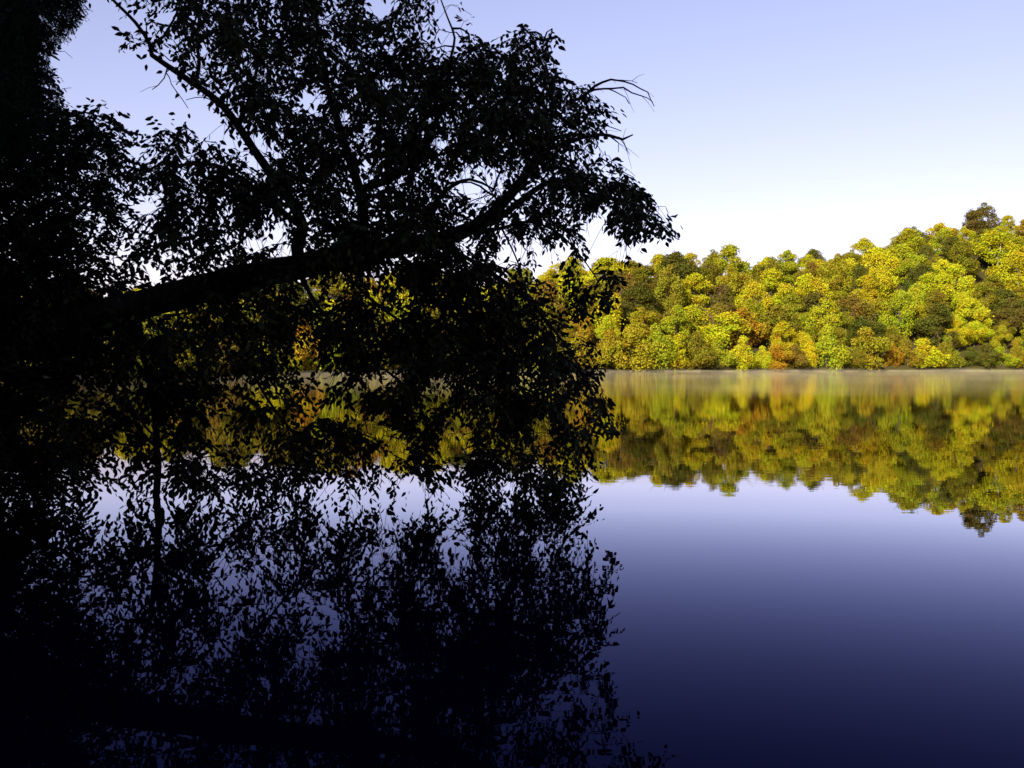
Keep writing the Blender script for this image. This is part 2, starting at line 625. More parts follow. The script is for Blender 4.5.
# crowns whose colour stands out in the view: (u, v, colour, scale)
FEAT = [(757, 331, 'orange', 1.05), (735, 318, 'rust red', 1.0), (670, 287, 'reddish brown', .9), (681, 318, 'reddish brown', 1.0),
        (703, 325, 'yellow-green', 1.1), (720, 254, 'olive', .95), (800, 278, 'reddish brown', .9),
        (743, 358, 'yellow-green', .9), (623, 350, 'ochre', 1.0), (629, 284, 'reddish brown', .9),
        (690, 292, 'yellow-green', 1.1), (725, 300, 'dusky brown', 1.0), (851, 300, 'golden', 1.05),
        (845, 282, 'yellow-green', 1.0), (817, 290, 'yellow-green', 1.1), (883, 281, 'yellow-green', 1.05),
        (880, 307, 'ochre', 1.0), (961, 226, 'dusky brown', 1.15), (952, 241, 'rust red', .8), (984, 228, 'ochre', 1.0),
        (1019, 228, 'ochre', 1.0), (932, 231, 'yellow-green', 1.0), (905, 236, 'dark green', 1.0), (895, 350, 'orange', .9),
        (814, 347, 'golden', 1.0), (873, 350, 'ochre', 1.0), (923, 353, 'yellow-green', .95),
        (905, 254, 'olive', 1.1), (930, 278, 'yellow-green', 1.15), (1009, 310, 'dark green', 1.15),
        (966, 348, 'dark green', 1.0), (940, 350, 'dark green', 1.0), (1012, 352, 'ochre', .9), (700, 345, 'olive', 1.0), (650, 345, 'lime', 1.0),
        (600, 320, 'yellow-green', 1.0), (578, 330, 'orange', .9), (556, 309, 'rust red', .9), (590, 295, 'yellow-green', 1),
        (312, 352, 'orange', .8), (328, 358, 'yellow-green', .8), (178, 352, 'golden', .8), (68, 362, 'golden', .8),
        (78, 280, 'orange', .9), (102, 292, 'reddish brown', .9), (40, 300, 'ochre', .9), (150, 330, 'yellow-green', .9), (210, 330, 'golden', .9)]


def shore_pt(s):
    """point s metres along the far shore and its inland normal"""
    seg = np.linalg.norm(np.diff(FS, axis=0), axis=1)
    cum = np.concatenate([[0], np.cumsum(seg)])
    i = min(np.searchsorted(cum, s, side='right') - 1, len(seg) - 1)
    f = (s - cum[i]) / seg[i]
    p = FS[i] * (1 - f) + FS[i + 1] * f
    e = (FS[i + 1] - FS[i]) / seg[i]
    return p, np.array([-e[1], e[0]])


def pix(p):
    return 512 + F * p[0] / p[1], HOR - F * (p[2] - EYE) / p[1]


spots = []       # x, y, z, scale, row kind, depth fraction


def try_spot(p, gap):
    for q in spots:
        if (q[0] - p[0]) ** 2 + (q[1] - p[1]) ** 2 < (gap * 0.5 * (1 + q[3])) ** 2:
            return False
    return True


# waterline row first
s = 4.0
while s < 330:
    p, nrm = shore_pt(s)
    q = p + nrm * rng.uniform(1.3, 2.4)
    u = 512 + F * q[0] / q[1]
    near = q[1] / 250.0
    if -25 < u < 1050:
        sc_ = rng.uniform(0.75, 1.5) * (0.75 + 0.25 * near)
        spots.append((q[0], q[1], 0, sc_, 'low', 0.0))
        s += 4.2 * sc_ + 0.8
    else:
        s += 4
# a close row along the crest
s = 2.0
while s < 330:
    p, nrm = shore_pt(s)
    u0 = 512 + F * p[0] / max(p[1], 1)
    D = np.interp(u0, DEP_U, DEP_D)
    q = p + nrm * (D - rng.uniform(0.5, 5.0))
    u = 512 + F * q[0] / q[1]
    near = min(1.0, q[1] / 250.0)
    if -25 < u < 1085 and q[1] > 100:
        sc_ = rng.uniform(0.72, 1.12) * (0.62 + 0.38 * near)
        if try_spot(q, 4.6):
            spots.append((q[0], q[1], 0, sc_, 'slope', lake_dist(q[None, :])[0] / D))
    s += 4.0
# slope trees
for _ in range(9000):
    s = rng.uniform(0, 330)
    p, nrm = shore_pt(s)
    u0 = 512 + F * p[0] / max(p[1], 1)
    D = np.interp(u0, DEP_U, DEP_D)
    tt = rng.uniform(5.5, D)
    q = p + nrm * tt
    u = 512 + F * q[0] / q[1]
    if not (-25 < u < 1062) or q[1] < 100:
        continue
    td = lake_dist(q[None, :])[0]
    if td < 5.0:
        continue
    near = min(1.0, q[1] / 250.0)
    sc_ = rng.uniform(1.0, 1.6) * (0.62 + 0.38 * near) * (0.74 if tt > D - 14 else 1.0)
    if try_spot(q, 6.5 * (0.6 + 0.4 * near)):
        spots.append((q[0], q[1], 0, sc_, 'slope', td / D))
# smaller trees wherever the foot of the slope still lies open
for _ in range(6000):
    if len(spots) >= 298:
        break
    s = rng.uniform(0, 330)
    p, nrm = shore_pt(s)
    q = p + nrm * rng.uniform(4.0, 20.0)
    u = 512 + F * q[0] / q[1]
    if 540 < u < 1050 and q[1] > 100 and lake_dist(q[None, :])[0] > 3.5 and try_spot(q, 4.6):
        spots.append((q[0], q[1], 0, rng.uniform(0.7, 1.0), 'slope', lake_dist(q[None, :])[0] / np.interp(u, DEP_U, DEP_D)))
XY = np.array([(q[0], q[1]) for q in spots])
ZZ, _ = ground_z(XY)

names = list(PAL)
pw = np.array([PW[n] for n in names])
pw = pw / pw.sum()
forest = []
for i, q in enumerate(spots):
    h = 6.2 * q[3]
    base = 0.0 if q[4] == 'low' else 0.25 * q[3]
    top = np.array([q[0], q[1], ZZ[i] + base + h * 0.62])
    u, v = pix(top)
    # a slow drift of hue along the slope keeps neighbours alike
    forest.append(dict(x=q[0], y=q[1], z=ZZ[i], s=q[3], row=q[4], frac=q[5], u=u, v=v, base=base,
                       col=names[rng.choice(len(names), p=pw)], feat=False))
for fu, fv, fc, fs in FEAT:
    best = min((k for k in forest if not k['feat']), key=lambda k: (k['u'] - fu) ** 2 + (k['v'] - fv) ** 2 * 1.5 - (0 if k['row'] == 'low' else 10))
    best['col'] = fc
    best['feat'] = True
    best['s'] = max(0.6, 1.22 * fs * (0.62 + 0.38 * min(1, best['y'] / 250))) if best['row'] != 'low' else best['s']
# the big plane tree with the pale forked trunk
syc = min(forest, key=lambda k: (k['u'] - 985) ** 2 + (k['v'] - 268) ** 2)
syc['syc'] = True
syc['col'] = 'yellow-green'
syc['s'] = 1.75
syc['base'] = 2.6
su, sv = pix(np.array([syc['x'], syc['y'], syc['z'] + 3.0]))
forest = [k for k in forest if k is syc or not (abs(k['u'] - su) < 11 and k['y'] < syc['y'] and abs(k['v'] - sv) < 12)]


def row_of(k):
    if k['row'] == 'low':
        return 'at the far waterline'
    if k['frac'] > 0.86:
        return 'on the hill skyline'
    if k['v'] > 320:
        return 'low on the slope'
    if k['v'] > 282:
        return 'halfway up the slope'
    return 'high on the slope'


ORD = ['', '', 'second', 'third', 'fourth', 'fifth', 'sixth', 'seventh', 'eighth', 'ninth', 'tenth', 'eleventh', 'twelfth',
       'thirteenth', 'fourteenth', 'fifteenth', 'sixteenth', 'seventeenth', 'eighteenth', 'nineteenth', 'twentieth']


def ordinal(n):
    if n < len(ORD):
        return ORD[n]
    return {20: 'twenty', 30: 'thirty', 40: 'forty'}[n // 10 * 10] + '-' + ['', 'first', 'second', 'third', 'fourth', 'fifth', 'sixth', 'seventh', 'eighth', 'ninth'][n % 10]


rows = {}
for k in forest:
    rows.setdefault(row_of(k), []).append(k)
for rname, ks in rows.items():
    ks.sort(key=lambda k: -k['u'])                  # from the right edge leftwards
    bycol = {}
    for k in ks:
        bycol.setdefault(k['col'], []).append(k)
    pairs = {}
    for i, k in enumerate(ks):
        lft = ks[i + 1]['col'] if i + 1 < len(ks) else None
        rgt = ks[i - 1]['col'] if i else None
        k['key'] = (k['col'], lft, rgt)
        pairs[k['key']] = pairs.get(k['key'], 0) + 1
    for k in ks:
        grp = bycol[k['col']]
        n = grp.index(k) + 1
        noun = 'bushy tree' if k['row'] == 'low' else ('tree' if k['s'] < 1.08 else 'broad tree')
        art = lambda c: ('an ' if c[0] in 'aeiou' else 'a ') + c
        if k.get('syc'):
            k['label'] = 'broad yellow-green tree with a pale forked trunk, high on the right slope'
        elif len(grp) == 1:
            k['label'] = f"the only {k['col']} tree {rname}"
        elif pairs[k['key']] == 1 and k['key'][1] and k['key'][2] and k['key'][1] != k['col'] and k['key'][2] != k['col']:
            k['label'] = f"{k['col']} {noun} {rname} between {art(k['key'][1])} and {art(k['key'][2])}"
        elif n == 1:
            k['label'] = f"{k['col']} {noun} {rname}, rightmost of that colour there"
        elif n == len(grp):
            k['label'] = f"{k['col']} {noun} {rname}, leftmost of that colour there"
        else:
            k['label'] = f"{k['col']} {noun} {rname}, {ordinal(n)} of that colour from the right"

for i, k in enumerate(forest):
    sc_ = k['s']
    root = empty('autumn_tree', (k['x'], k['y'], k['z']), k['label'], 'tree', 'autumn trees on the far hillside')
    me = (LOWCROWNS if k['row'] == 'low' else CROWNS)[i % (5 if k['row'] == 'low' else 9)]
    c = bpy.data.objects.new('crown', me)
    COL.objects.link(c)
    c.parent = root
    c.location = (0, 0, k['base'] - (0.9 * sc_ if k['row'] == 'low' else 0))
    c.rotation_euler = (0, 0, rng.uniform(0, 6.28))
    wide = rng.uniform(0.85, 1.25)
    tall = rng.uniform(0.8, 1.25) if k['frac'] < 0.75 else rng.uniform(0.8, 1.05)
    if k.get('syc'):
        wide, tall = 1.15, 0.85
    c.scale = (sc_ * wide, sc_ * wide, sc_ * tall)
    base = np.array(PAL[k['col']])
    j = base * rng.uniform(0.85, 1.15) * rng.uniform(0.93, 1.07, 3)
    c.color = (*j, 1)
    tr = bpy.data.objects.new('trunk', PALETRUNK if k.get('syc') else TRUNKS[i % 4])
    COL.objects.link(tr)
    tr.parent = root
    tr.rotation_euler = (0, 0, 0.3 if k.get('syc') else rng.uniform(0, 6.28))
    tr.scale = (sc_, sc_, sc_ * 1.05)
    if k['row'] == 'low':
        tr.scale = (sc_ * 0.8, sc_ * 0.8, sc_ * 0.75)

# a bleached dead pole leaning out of the bank
tb = Tubes()
b0 = at(787, 371.4, 257.0)
gz0 = ground_z(b0[None, :2])[0][0]
pts = np.array([(b0[0], b0[1], gz0 - 0.4), (b0[0] - 0.05, b0[1], 3.2), (b0[0] + 0.15, b0[1], 6.6)])
q = catmull(pts, 0.5)
tb.add(q, np.linspace(0.17, 0.07, len(q)), 6, 0.1)
for z, dx, L in ((4.0, 1, 0.9), (5.2, -1, 0.7), (2.9, -1, 0.6)):
    qq = catmull(np.array([(b0[0], b0[1], z), (b0[0] + dx * L * .6, b0[1] - .2, z + L * .35), (b0[0] + dx * L, b0[1] - .3, z + L * .8)]), 0.25)
    tb.add(qq, np.linspace(0.06, 0.02, len(qq)), 5)
snag = tb.build('dead_snag', M_PALE, None)
snag['label'] = 'thin bleached dead tree pole standing at the far waterline'
snag['category'] = 'dead tree'


# ------------------------------------------------------------------ trees of the near bank
class Skeleton:
    """limbs drawn by hand, then twigs that reach every attractor from the closest wood"""

    def __init__(self):
        self.P = []
        self.ids = []          # which limb a node of wood belongs to
        self.limbs = []        # name, points, radii
        self.paths = []        # points of grown twigs
        self.pid = []

    def limb(self, name, pts, step=0.12, wander=0.0, thick=1.0):
        q = catmull(pts, step)
        if wander:
            q[:, :3] += np.cumsum(rng.normal(0, wander, (len(q), 3)), axis=0) * 0.5
        self.P.extend(q[:, :3].tolist())
        self.ids.extend([len(self.limbs)] * len(q))
        self.limbs.append((name, q[:, :3], np.maximum(q[:, 3] * thick, 0.004)))

    def build(self, inv, parent, mat, thin=0.0022, extra=None):
        """one mesh per limb, its own twigs grown into it"""
        wts = path_radius(self.paths)
        for i, (nm, q, r) in enumerate(self.limbs):
            tb = Tubes()
            tb.add(q - inv, r, 12 if nm == 'trunk' else 7, 0.06)
            for p, w_, k in zip(self.paths, wts, self.pid):
                if k == i:
                    r0 = 0.0030 * w_ ** 0.42
                    tb.add(p - inv, np.linspace(r0, max(thin, r0 * 0.55), len(p)), 4)
            if extra:
                for pts_, rr_, k in extra:
                    if k == i:
                        tb.add(pts_ - inv, rr_, 3)
            tb.build(nm, mat, parent)

    def grow(self, A, sag=0.10, step=0.11, maxlen=None):
        P = np.array(self.P)
        nP = len(P)
        cap = nP + len(A) * 14 + 100
        buf = np.zeros((cap, 3))
        buf[:nP] = P
        ids = np.zeros(cap, dtype=int)
        ids[:nP] = self.ids
        # attractors closest to the wood first
        d0 = np.array([np.min(np.sum((P - a) ** 2, axis=1)) for a in A])
        for i in np.argsort(d0):
            a = A[i]
            dd = buf[:nP] - a
            dist = np.sqrt(np.sum(dd * dd, axis=1))
            # twigs rather run outward: prefer wood above and inboard of the attractor
            k = int(np.argmin(dist * (1.0 + 0.25 * (dd[:, 2] < 0))))
            L = dist[k]
            if L < 0.02 or (maxlen and L > maxlen):
                continue
            n = min(14, max(2, int(L / step)))
            tt = np.linspace(0, 1, n + 1)
            p = buf[k] + (a - buf[k]) * tt[:, None]
            p[:, 2] += np.sin(math.pi * tt) * sag * L
            p[1:-1] += rng.normal(0, 0.025, (n - 1, 3)) * min(1.0, L * 2)
            self.paths.append(p)
            self.pid.append(int(ids[k]))
            if nP + n < cap:
                buf[nP:nP + n] = p[1:]
                ids[nP:nP + n] = ids[k]
                nP += n
        return self


def leaf_mesh(base, dirn, nrm, L, Wd):
    """folded pointed leaves: two quads on a midrib each"""
    n = len(base)
    d = unit(dirn)
    s_ = unit(np.cross(d, nrm))
    up = np.cross(s_, d)
    L = L[:, None]
    Wd = Wd[:, None]
    fold = 0.22
    v = np.empty((n, 6, 3))
    v[:, 0] = base
    v[:, 1] = base + d * L * 0.32 + s_ * Wd * 0.95 + up * Wd * fold
    v[:, 2] = base + d * L * 0.68 + s_ * Wd * 0.72 + up * Wd * fold - up * L * 0.04
    v[:, 3] = base + d * L - up * L * 0.12
    v[:, 4] = base + d * L * 0.68 - s_ * Wd * 0.72 + up * Wd * fold - up * L * 0.04
    v[:, 5] = base + d * L * 0.32 - s_ * Wd * 0.95 + up * Wd * fold
    i = np.arange(n)[:, None] * 6
    f = np.concatenate([i + np.array([[0, 1, 2, 3]]), i + np.array([[0, 3, 4, 5]])])
    return v.reshape(-1, 3), f


def sample_map(rows, u0, v0, cell, n, power=1.3, blur=5.0):
    wts = np.array([[float(c) for c in r.split()] for r in rows])
    pr = (wts ** power).ravel()
    pr = pr / pr.sum()
    k = rng.choice(len(pr), n, p=pr)
    r_, c_ = np.divmod(k, wts.shape[1])
    u = u0 + (c_ + rng.uniform(0, 1, n)) * cell + rng.normal(0, blur, n)
    v = v0 + (r_ + rng.uniform(0, 1, n)) * cell + rng.normal(0, blur, n)
    return u, v


def sprays(paths, pid, twl, per=3, length=(0.22, 0.42), gap=0.036, droop=0.35, rad=0.0028, start=0.35):
    """side twiglets with alternate leaf seats; returns leaf base and direction arrays"""
    B, Dn = [], []
    for pi, p in enumerate(paths):
        if len(p) < 2:
            continue
        d = unit(p[-1] - p[max(0, len(p) - 3)])
        L = np.linalg.norm(p[-1] - p[0])
        for j in range(per):
            f = rng.uniform(start, 1.0) if j else 1.0
            k = int(f * (len(p) - 1))
            o = p[k]
            dv = unit(d * (0.9 if j == 0 else 0.5) + rng.normal(0, 0.45, 3) * np.array([1, 1, 0.7]) - np.array([0, 0, droop]))
            ln = rng.uniform(*length)
            m = max(3, int(ln / gap))
            tt = (np.arange(m) + 1) / m
            q = o + dv * (tt * ln)[:, None]
            q[:, 2] -= (tt ** 2) * ln * 0.25 * (droop > 0)
            if twl is not None:
                twl.append((np.vstack([o, q[1::2]]), rad, pid[pi]))
            side = unit(np.cross(dv, np.array([0, 0, 1.0])) + 1e-6)
            sg = np.where(np.arange(m) % 2 == 0, 1.0, -1.0)[:, None]
            ld = dv * 0.6 + side * sg * 0.8 - np.array([0, 0, droop * 1.2]) + rng.normal(0, 0.20, (m, 3))
            ld[-1] = dv - np.array([0, 0, droop])
            B.append(q)
            Dn.append(ld)
    return np.concatenate(B), np.concatenate(Dn)


def path_radius(paths):
    """pipe model: thickness at the start of each twig from what hangs on it further out"""
    starts = np.array([p[0] for p in paths])
    n = len(paths)
    # a twig that starts on another twig's node feeds it
    key = {}
    for i, p in enumerate(paths):
        for q in p[1:]:
            key[tuple(np.round(q, 5))] = i
    parent = [key.get(tuple(np.round(s_, 5)), -1) for s_ in starts]
    w_ = np.ones(n)
    for i in range(n - 1, -1, -1):                 # children always come later
        if parent[i] >= 0 and parent[i] < i:
            w_[parent[i]] += w_[i]
    return w_


def px_limb(pts, d):
    """(u, v, radius in px[, metres nearer or farther than d]) -> x y z r"""
    out = []
    for q in pts:
        dd = d + (q[3] if len(q) > 3 else 0.0)
        out.append((*at(q[0], q[1], dd), q[2] / F * dd))
    return np.array(out)


# ---- the leaning tree over the water
DT = 12.2
tree = empty('leaning_tree', (-8.0, 10.4, 0.4), 'big dark broadleaf tree leaning out over the lake, trunk slanting up rightwards', 'tree')
INV = np.array(tree.location)
LIMBS = [
    ('trunk', [(-335, 535, 54, -2.0), (-265, 455, 44, -1.9), (-190, 420, 37, -1.8), (-110, 385, 32, -1.7), (-50, 366, 29, -1.55), (0, 349, 27, -1.45), (60, 331, 25, -1.35), (110, 317, 23, -1.25),
               (170, 299, 21, -1.0), (230, 284, 20, -.8), (300, 268, 18, -.5), (350, 257, 15.5, -.3), (400, 247, 13, -.15), (440, 240, 11.5), (478, 225, 9.5), (502, 205, 8), (520, 185, 7, -.1),
               (535, 163, 6, -.2), (548, 137, 4.5, -.2), (554, 108, 3, -.3), (550, 80, 2, -.3), (540, 55, 1, -.3)]),
    ('branch', [(300, 266, 10, -.5), (297, 247, 9, -.5), (303, 228, 8.5, -.45), (291, 201, 7.5, -.4), (272, 175, 6.5, -.3), (255, 151, 6, -.4), (240, 128, 5.5, -.4), (222, 105, 5, -.5),
                (198, 87, 4.5, -.5), (170, 68, 4, -.6), (154, 57, 3.6, -.6), (152, 46, 3, -.6), (138, 25, 2.4, -.6), (113, 0, 2, -.7), (85, -30, 1.2, -.8)]),
    ('branch', [(153, 48, 2.2, -.6), (166, 38, 1.8, -.5), (176, 22, 1.6, -.5), (184, 2, 1.3, -.4), (192, -25, 1, -.4)]),
    ('branch', [(197, 86, 3, -.5), (201, 66, 2.6, -.4), (199, 38, 2.2, -.3), (206, -5, 1.6, -.2), (210, -50, 1, -.1)]),
    ('branch', [(352, 255, 9, -.3), (362, 235, 8.5, 0), (363, 205, 8, .3), (358, 185, 7, .3), (347, 150, 6, .4), (336, 115, 5, .5), (328, 88, 4.2, .5), (322, 50, 3.5, .6), (315, 5, 2.6, .6), (308, -70, 1.2, .6)]),
    ('branch', [(362, 190, 6, .3), (394, 178, 5.4, .1), (413, 160, 4.6), (430, 138, 4, -.1), (444, 100, 3.2, -.2), (451, 60, 2.2, -.3), (455, 40, 1.6, -.3), (448, 20, 1.2, -.3), (436, -12, .8, -.3)]),
    ('branch', [(302, 227, 5, -.45), (276, 207, 4.2, -.3), (246, 182, 3.6, -.5), (216, 166, 3, -.6), (184, 166, 2, -.7), (150, 185, 1.2, -.8)]),
    ('branch', [(240, 128, 3, -.4), (252, 95, 2.6, -.3), (262, 55, 2.2, -.3), (270, 10, 1.8, -.3), (275, -60, 1, -.3)]),
    ('branch', [(430, 242, 6), (432, 215, 4.5, .4), (445, 192, 3.4, .6), (470, 180, 2.2, .7), (494, 190, 1.4, .7)]),
    ('branch', [(480, 226, 6), (508, 212, 5, .1), (530, 194, 4.2, .1), (556, 181, 3.5, 0), (588, 193, 2.6, -.5), (612, 200, 2, -.9), (637, 205, 1.5, -1.2), (660, 218, 1, -1.4)]),
    ('branch', [(470, 231, 5.5), (500, 229, 4.5, -.3), (530, 222, 3.5, -.5), (560, 235, 2.6, -.6), (585, 262, 1.8, -.6), (600, 285, 1, -.6)]),
    ('branch', [(503, 231, 2.6, -.3), (510, 245, 2.2, -.4), (520, 268, 1.8, -.5), (524, 290, 1.2, -.5)]),
    ('branch', [(395, 250, 7, -.15), (432, 288, 5.5, .4), (470, 336, 4.2, .6), (508, 388, 3.2, .7), (530, 436, 2.2, .6), (543, 478, 1.2, .5)]),
    ('branch', [(440, 243, 6), (490, 272, 5, -.4), (532, 304, 4, -.6), (570, 352, 3, -.7), (596, 398, 2, -.8), (608, 428, 1, -.8)]),
    ('branch', [(300, 275, 6, -.5), (322, 312, 4.6, .1), (362, 352, 3.6, .6), (405, 386, 3, .6), (424, 415, 2.6, .5), (428, 436, 2.2, .5), (444, 462, 1.3, .4)]),
    ('branch', [(235, 288, 6, -.8), (243, 340, 4.6, -1), (262, 390, 3.6, -1.1), (300, 438, 2.6, -1.1), (366, 482, 1.3, -1.0)]),
    ('branch', [(120, 318, 7, -1.25), (118, 365, 4.5, -1.4), (132, 408, 3.6, -1.5), (164, 447, 2.6, -1.5), (205, 480, 1.4, -1.4)]),
    ('branch', [(335, 262, 5, -.35), (372, 300, 4, -.6), (430, 345, 3, -.9), (468, 400, 2.2, -1.0), (492, 450, 1.2, -1.0)]),
]
sk = Skeleton()
for nm, pts in LIMBS:
    sk.limb(nm, px_limb(pts, DT), 0.12, 0.006 if nm == 'trunk' else 0.0, 0.70 if nm == 'trunk' else (0.42 if pts[-1][1] > pts[0][1] else 0.72))

MAP = [
    "0 0 0 1 2 4 5 5 5 4 1 0 0 0 0 0 0",   # -120
    "0 0 0 1 2 5 6 6 6 5 2 0 0 0 0 0 0",   # -80
    "0 0 1 2 2 5 7 7 7 6 3 0 0 0 0 0 0",   # -40
    "0 0 1 2 3 7 9 8 8 8 4 0 1 1 0 0 0",   # 0
    "0 0 0 1 2 6 8 8 8 9 8 7 9 7 1 0 0",   # 40
    "0 0 0 0 0 4 8 7 8 9 9 9 9 9 7 1 0",   # 80
    "0 0 0 1 3 4 6 6 7 7 7 8 9 9 8 3 0",   # 120
    "0 0 1 4 6 6 6 7 7 7 7 6 4 8 8 4 0",   # 160
    "0 0 1 4 6 6 7 7 7 8 7 6 6 7 6 7 2",   # 200
    "0 0 0 1 3 4 5 7 8 8 8 8 6 4 5 2 0",   # 240
    "0 0 1 4 5 5 6 6 7 8 9 9 9 5 4 2 0",   # 280
    "0 0 2 5 6 6 6 6 7 8 9 9 9 9 5 1 0",   # 320
    "0 0 2 3 4 4 4 4 5 7 8 9 9 9 8 2 0",   # 360
    "0 0 2 3 3 4 5 5 5 5 6 7 8 9 9 5 0",   # 400
    "0 0 1 2 3 4 5 7 6 5 5 6 8 8 7 1 0",   # 440
    "0 0 1 2 2 2 3 3 3 3 2 3 5 5 2 0 0",   # 480
]
# outline of the crown and the holes in it where sky, hill and water show through
EDGE = np.array([(40, -260), (445, -260), (436, 10), (438, 46), (452, 56), (470, 46), (490, 34), (520, 24), (548, 18), (563, 34), (557, 62), (585, 64),
                 (593, 82), (590, 98), (606, 106), (622, 116), (604, 132), (594, 148), (616, 162), (634, 182), (652, 195), (652, 234), (624, 242),
                 (602, 222), (585, 220), (594, 250), (602, 262), (638, 250), (638, 268), (620, 274), (619, 302), (600, 314), (584, 320), (584, 340), (609, 355), (605, 375), (592, 381),
                 (611, 402), (624, 437), (602, 434), (599, 470), (582, 484), (574, 522), (560, 560), (30, 560), (30, 300), (84, 280), (84, 150), (60, 60)], dtype=float)
TIPS = [(664, 229, 18, 12), (459, 8, 5, 14), (469, 28, 7, 14), (472, 44, 8, 8)]
GAP1 = np.array([(60, 22), (96, 22), (118, 48), (150, 62), (195, 93), (240, 133), (243, 156), (222, 148), (205, 128), (170, 122), (150, 119), (100, 100), (75, 105), (55, 70)], dtype=float)
HOLES = [(313, 97, 15, 12), (258, 73, 8, 7), (391, 82, 15, 7), (381, 9, 17, 11), (322, 23, 9, 7), (434, 118, 8, 7), (366, 134, 9, 11), (270, 148, 18, 10),
         (345, 118, 8, 9), (440, 142, 15, 8), (255, 165, 14, 8), (480, 177, 26, 18), (478, 201, 12, 7), (285, 246, 13, 12), (256, 241, 13, 9), (278, 228, 9, 7),
         (400, 180, 8, 6), (150, 200, 17, 17), (120, 190, 11, 13), (174, 251, 14, 7), (160, 270, 22, 11), (110, 275, 12, 13), (100, 250, 9, 7), (76, 245, 11, 8), (190, 190, 11, 7),
         (592, 232, 15, 20), (538, 251, 17, 10), (515, 250, 9, 9), (372, 279, 9, 11), (376, 300, 10, 7), (390, 315, 9, 8), (405, 293, 10, 7), (311, 290, 11, 8),
         (299, 300, 8, 6), (258, 316, 10, 6), (435, 311, 8, 6), (451, 320, 8, 6), (305, 326, 11, 8), (220, 318, 9, 5), (190, 325, 8, 5), (150, 332, 8, 4), (310, 358, 11, 20), (330, 375, 17, 9), (368, 382, 10, 8),
         (395, 370, 8, 10), (375, 425, 18, 14), (388, 455, 16, 11), (352, 410, 12, 7), (328, 412, 12, 6), (396, 440, 13, 13), (440, 388, 16, 17), (456, 432, 15, 18),
         (450, 452, 14, 12), (428, 400, 9, 16), (430, 500, 17, 14), (410, 485, 14, 10), (540, 425, 11, 11), (571, 410, 10, 10), (545, 443, 8, 8), (505, 486, 13, 12), (480, 510, 16, 9),
         (70, 365, 10, 14), (76, 420, 20, 15), (130, 440, 14, 12), (178, 450, 13, 9), (190, 356, 9, 7), (236, 379, 13, 7), (112, 366, 8, 9), (142, 360, 7, 12), (85, 490, 20, 13), (140, 520, 20, 12),
         (200, 500, 16, 9), (220, 470, 12, 7), (265, 510, 18, 9), (330, 490, 16, 9), (370, 505, 14, 8), (205, 425, 11, 8), (560, 300, 7, 9), (575, 330, 8, 9), (520, 300, 8, 6), (545, 272, 9, 8), (598, 280, 5, 18)]


def in_poly(u, v, poly):
    ins = np.zeros(len(u), dtype=bool)
    q = np.roll(poly, -1, axis=0)
    for (x0, y0), (x1, y1) in zip(poly, q):
        if y0 == y1:
            continue
        cr = (y0 > v) != (y1 > v)
        ins ^= cr & (u < x0 + (v - y0) / (y1 - y0) * (x1 - x0))
    return ins


def crown_keep(P, hole_p=0.93):
    u = 512 + F * P[:, 0] / P[:, 1]
    v = HOR - F * (P[:, 2] - EYE) / P[:, 1]
    ju = u + rng.normal(0, 3.0, len(u))
    jv = v + rng.normal(0, 3.0, len(u))
    ok = in_poly(ju, jv, EDGE)
    for cx, cy, rx, ry in TIPS:
        ok |= ((ju - cx) / rx) ** 2 + ((jv - cy) / ry) ** 2 < 1
    r_ = rng.uniform(0, 1, len(u))
    ok &= ~(in_poly(ju, jv, GAP1) & (r_ < 0.97))
    hole = np.zeros(len(u), dtype=bool)
    for cx, cy, rx, ry in HOLES:
        hole |= ((ju - cx) / rx) ** 2 + ((jv - cy) / ry) ** 2 < 1
    return ok & ~(hole & (r_ < hole_p)) & (P[:, 2] > 0.03)


NC, NK = 810, 5
u, v = sample_map(MAP, 0, -120, 40, NC)
dep = np.clip(DT + np.interp(u, [0, 110, 230, 350, 480], [-1.4, -1.25, -.8, -.3, 0]) - 1.1 * np.clip((u - 570) / 60, 0, 1) * (v < 265) + rng.normal(0, 0.8, len(u)), 9.6, 14.6)
u = np.repeat(u, NK) + rng.normal(0, 11, len(u) * NK)
v = np.repeat(v, NK) + rng.normal(0, 8, len(v) * NK)
dep = np.repeat(dep, NK) + rng.normal(0, 0.15, len(dep) * NK)
u = np.append(u, [664, 655, 672, 645, 640, 459, 469, 467, 470])
v = np.append(v, [228, 222, 232, 215, 225, 8, 22, 34, 44])
dep = np.append(dep, np.zeros(9))
dep[-9:-4] = DT - 1.4
dep[-4:] = DT - 0.3
A = np.stack([(u - 512) / F * dep, dep, EYE + (HOR - v) / F * dep], axis=1)
A = A[A[:, 2] > 0.10]
A = A[crown_keep(A, 0.8)]
sk.grow(A, sag=0.12)
twl = []
B, Dn = sprays(sk.paths, sk.pid, twl, per=3, length=(0.20, 0.42), gap=0.042, droop=0.42)
kp = crown_keep(B)
B, Dn = B[kp], Dn[kp]
tips = np.array([x[0][-1] for x in twl])
kt = crown_keep(tips, 0.5)
twl = [x for x, k_ in zip(twl, kt) if k_]
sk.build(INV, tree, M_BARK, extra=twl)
nL = len(B)
nr = unit(rng.normal(size=(nL, 3)) + np.array([0, 0, 0.5]))
Ls = np.clip(rng.normal(0.080, 0.017, nL), 0.042, 0.125)
lv, lf = leaf_mesh(B - INV, Dn, nr, Ls, Ls * rng.uniform(0.22, 0.30, nL))
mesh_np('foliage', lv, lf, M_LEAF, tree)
N_MAIN = nL

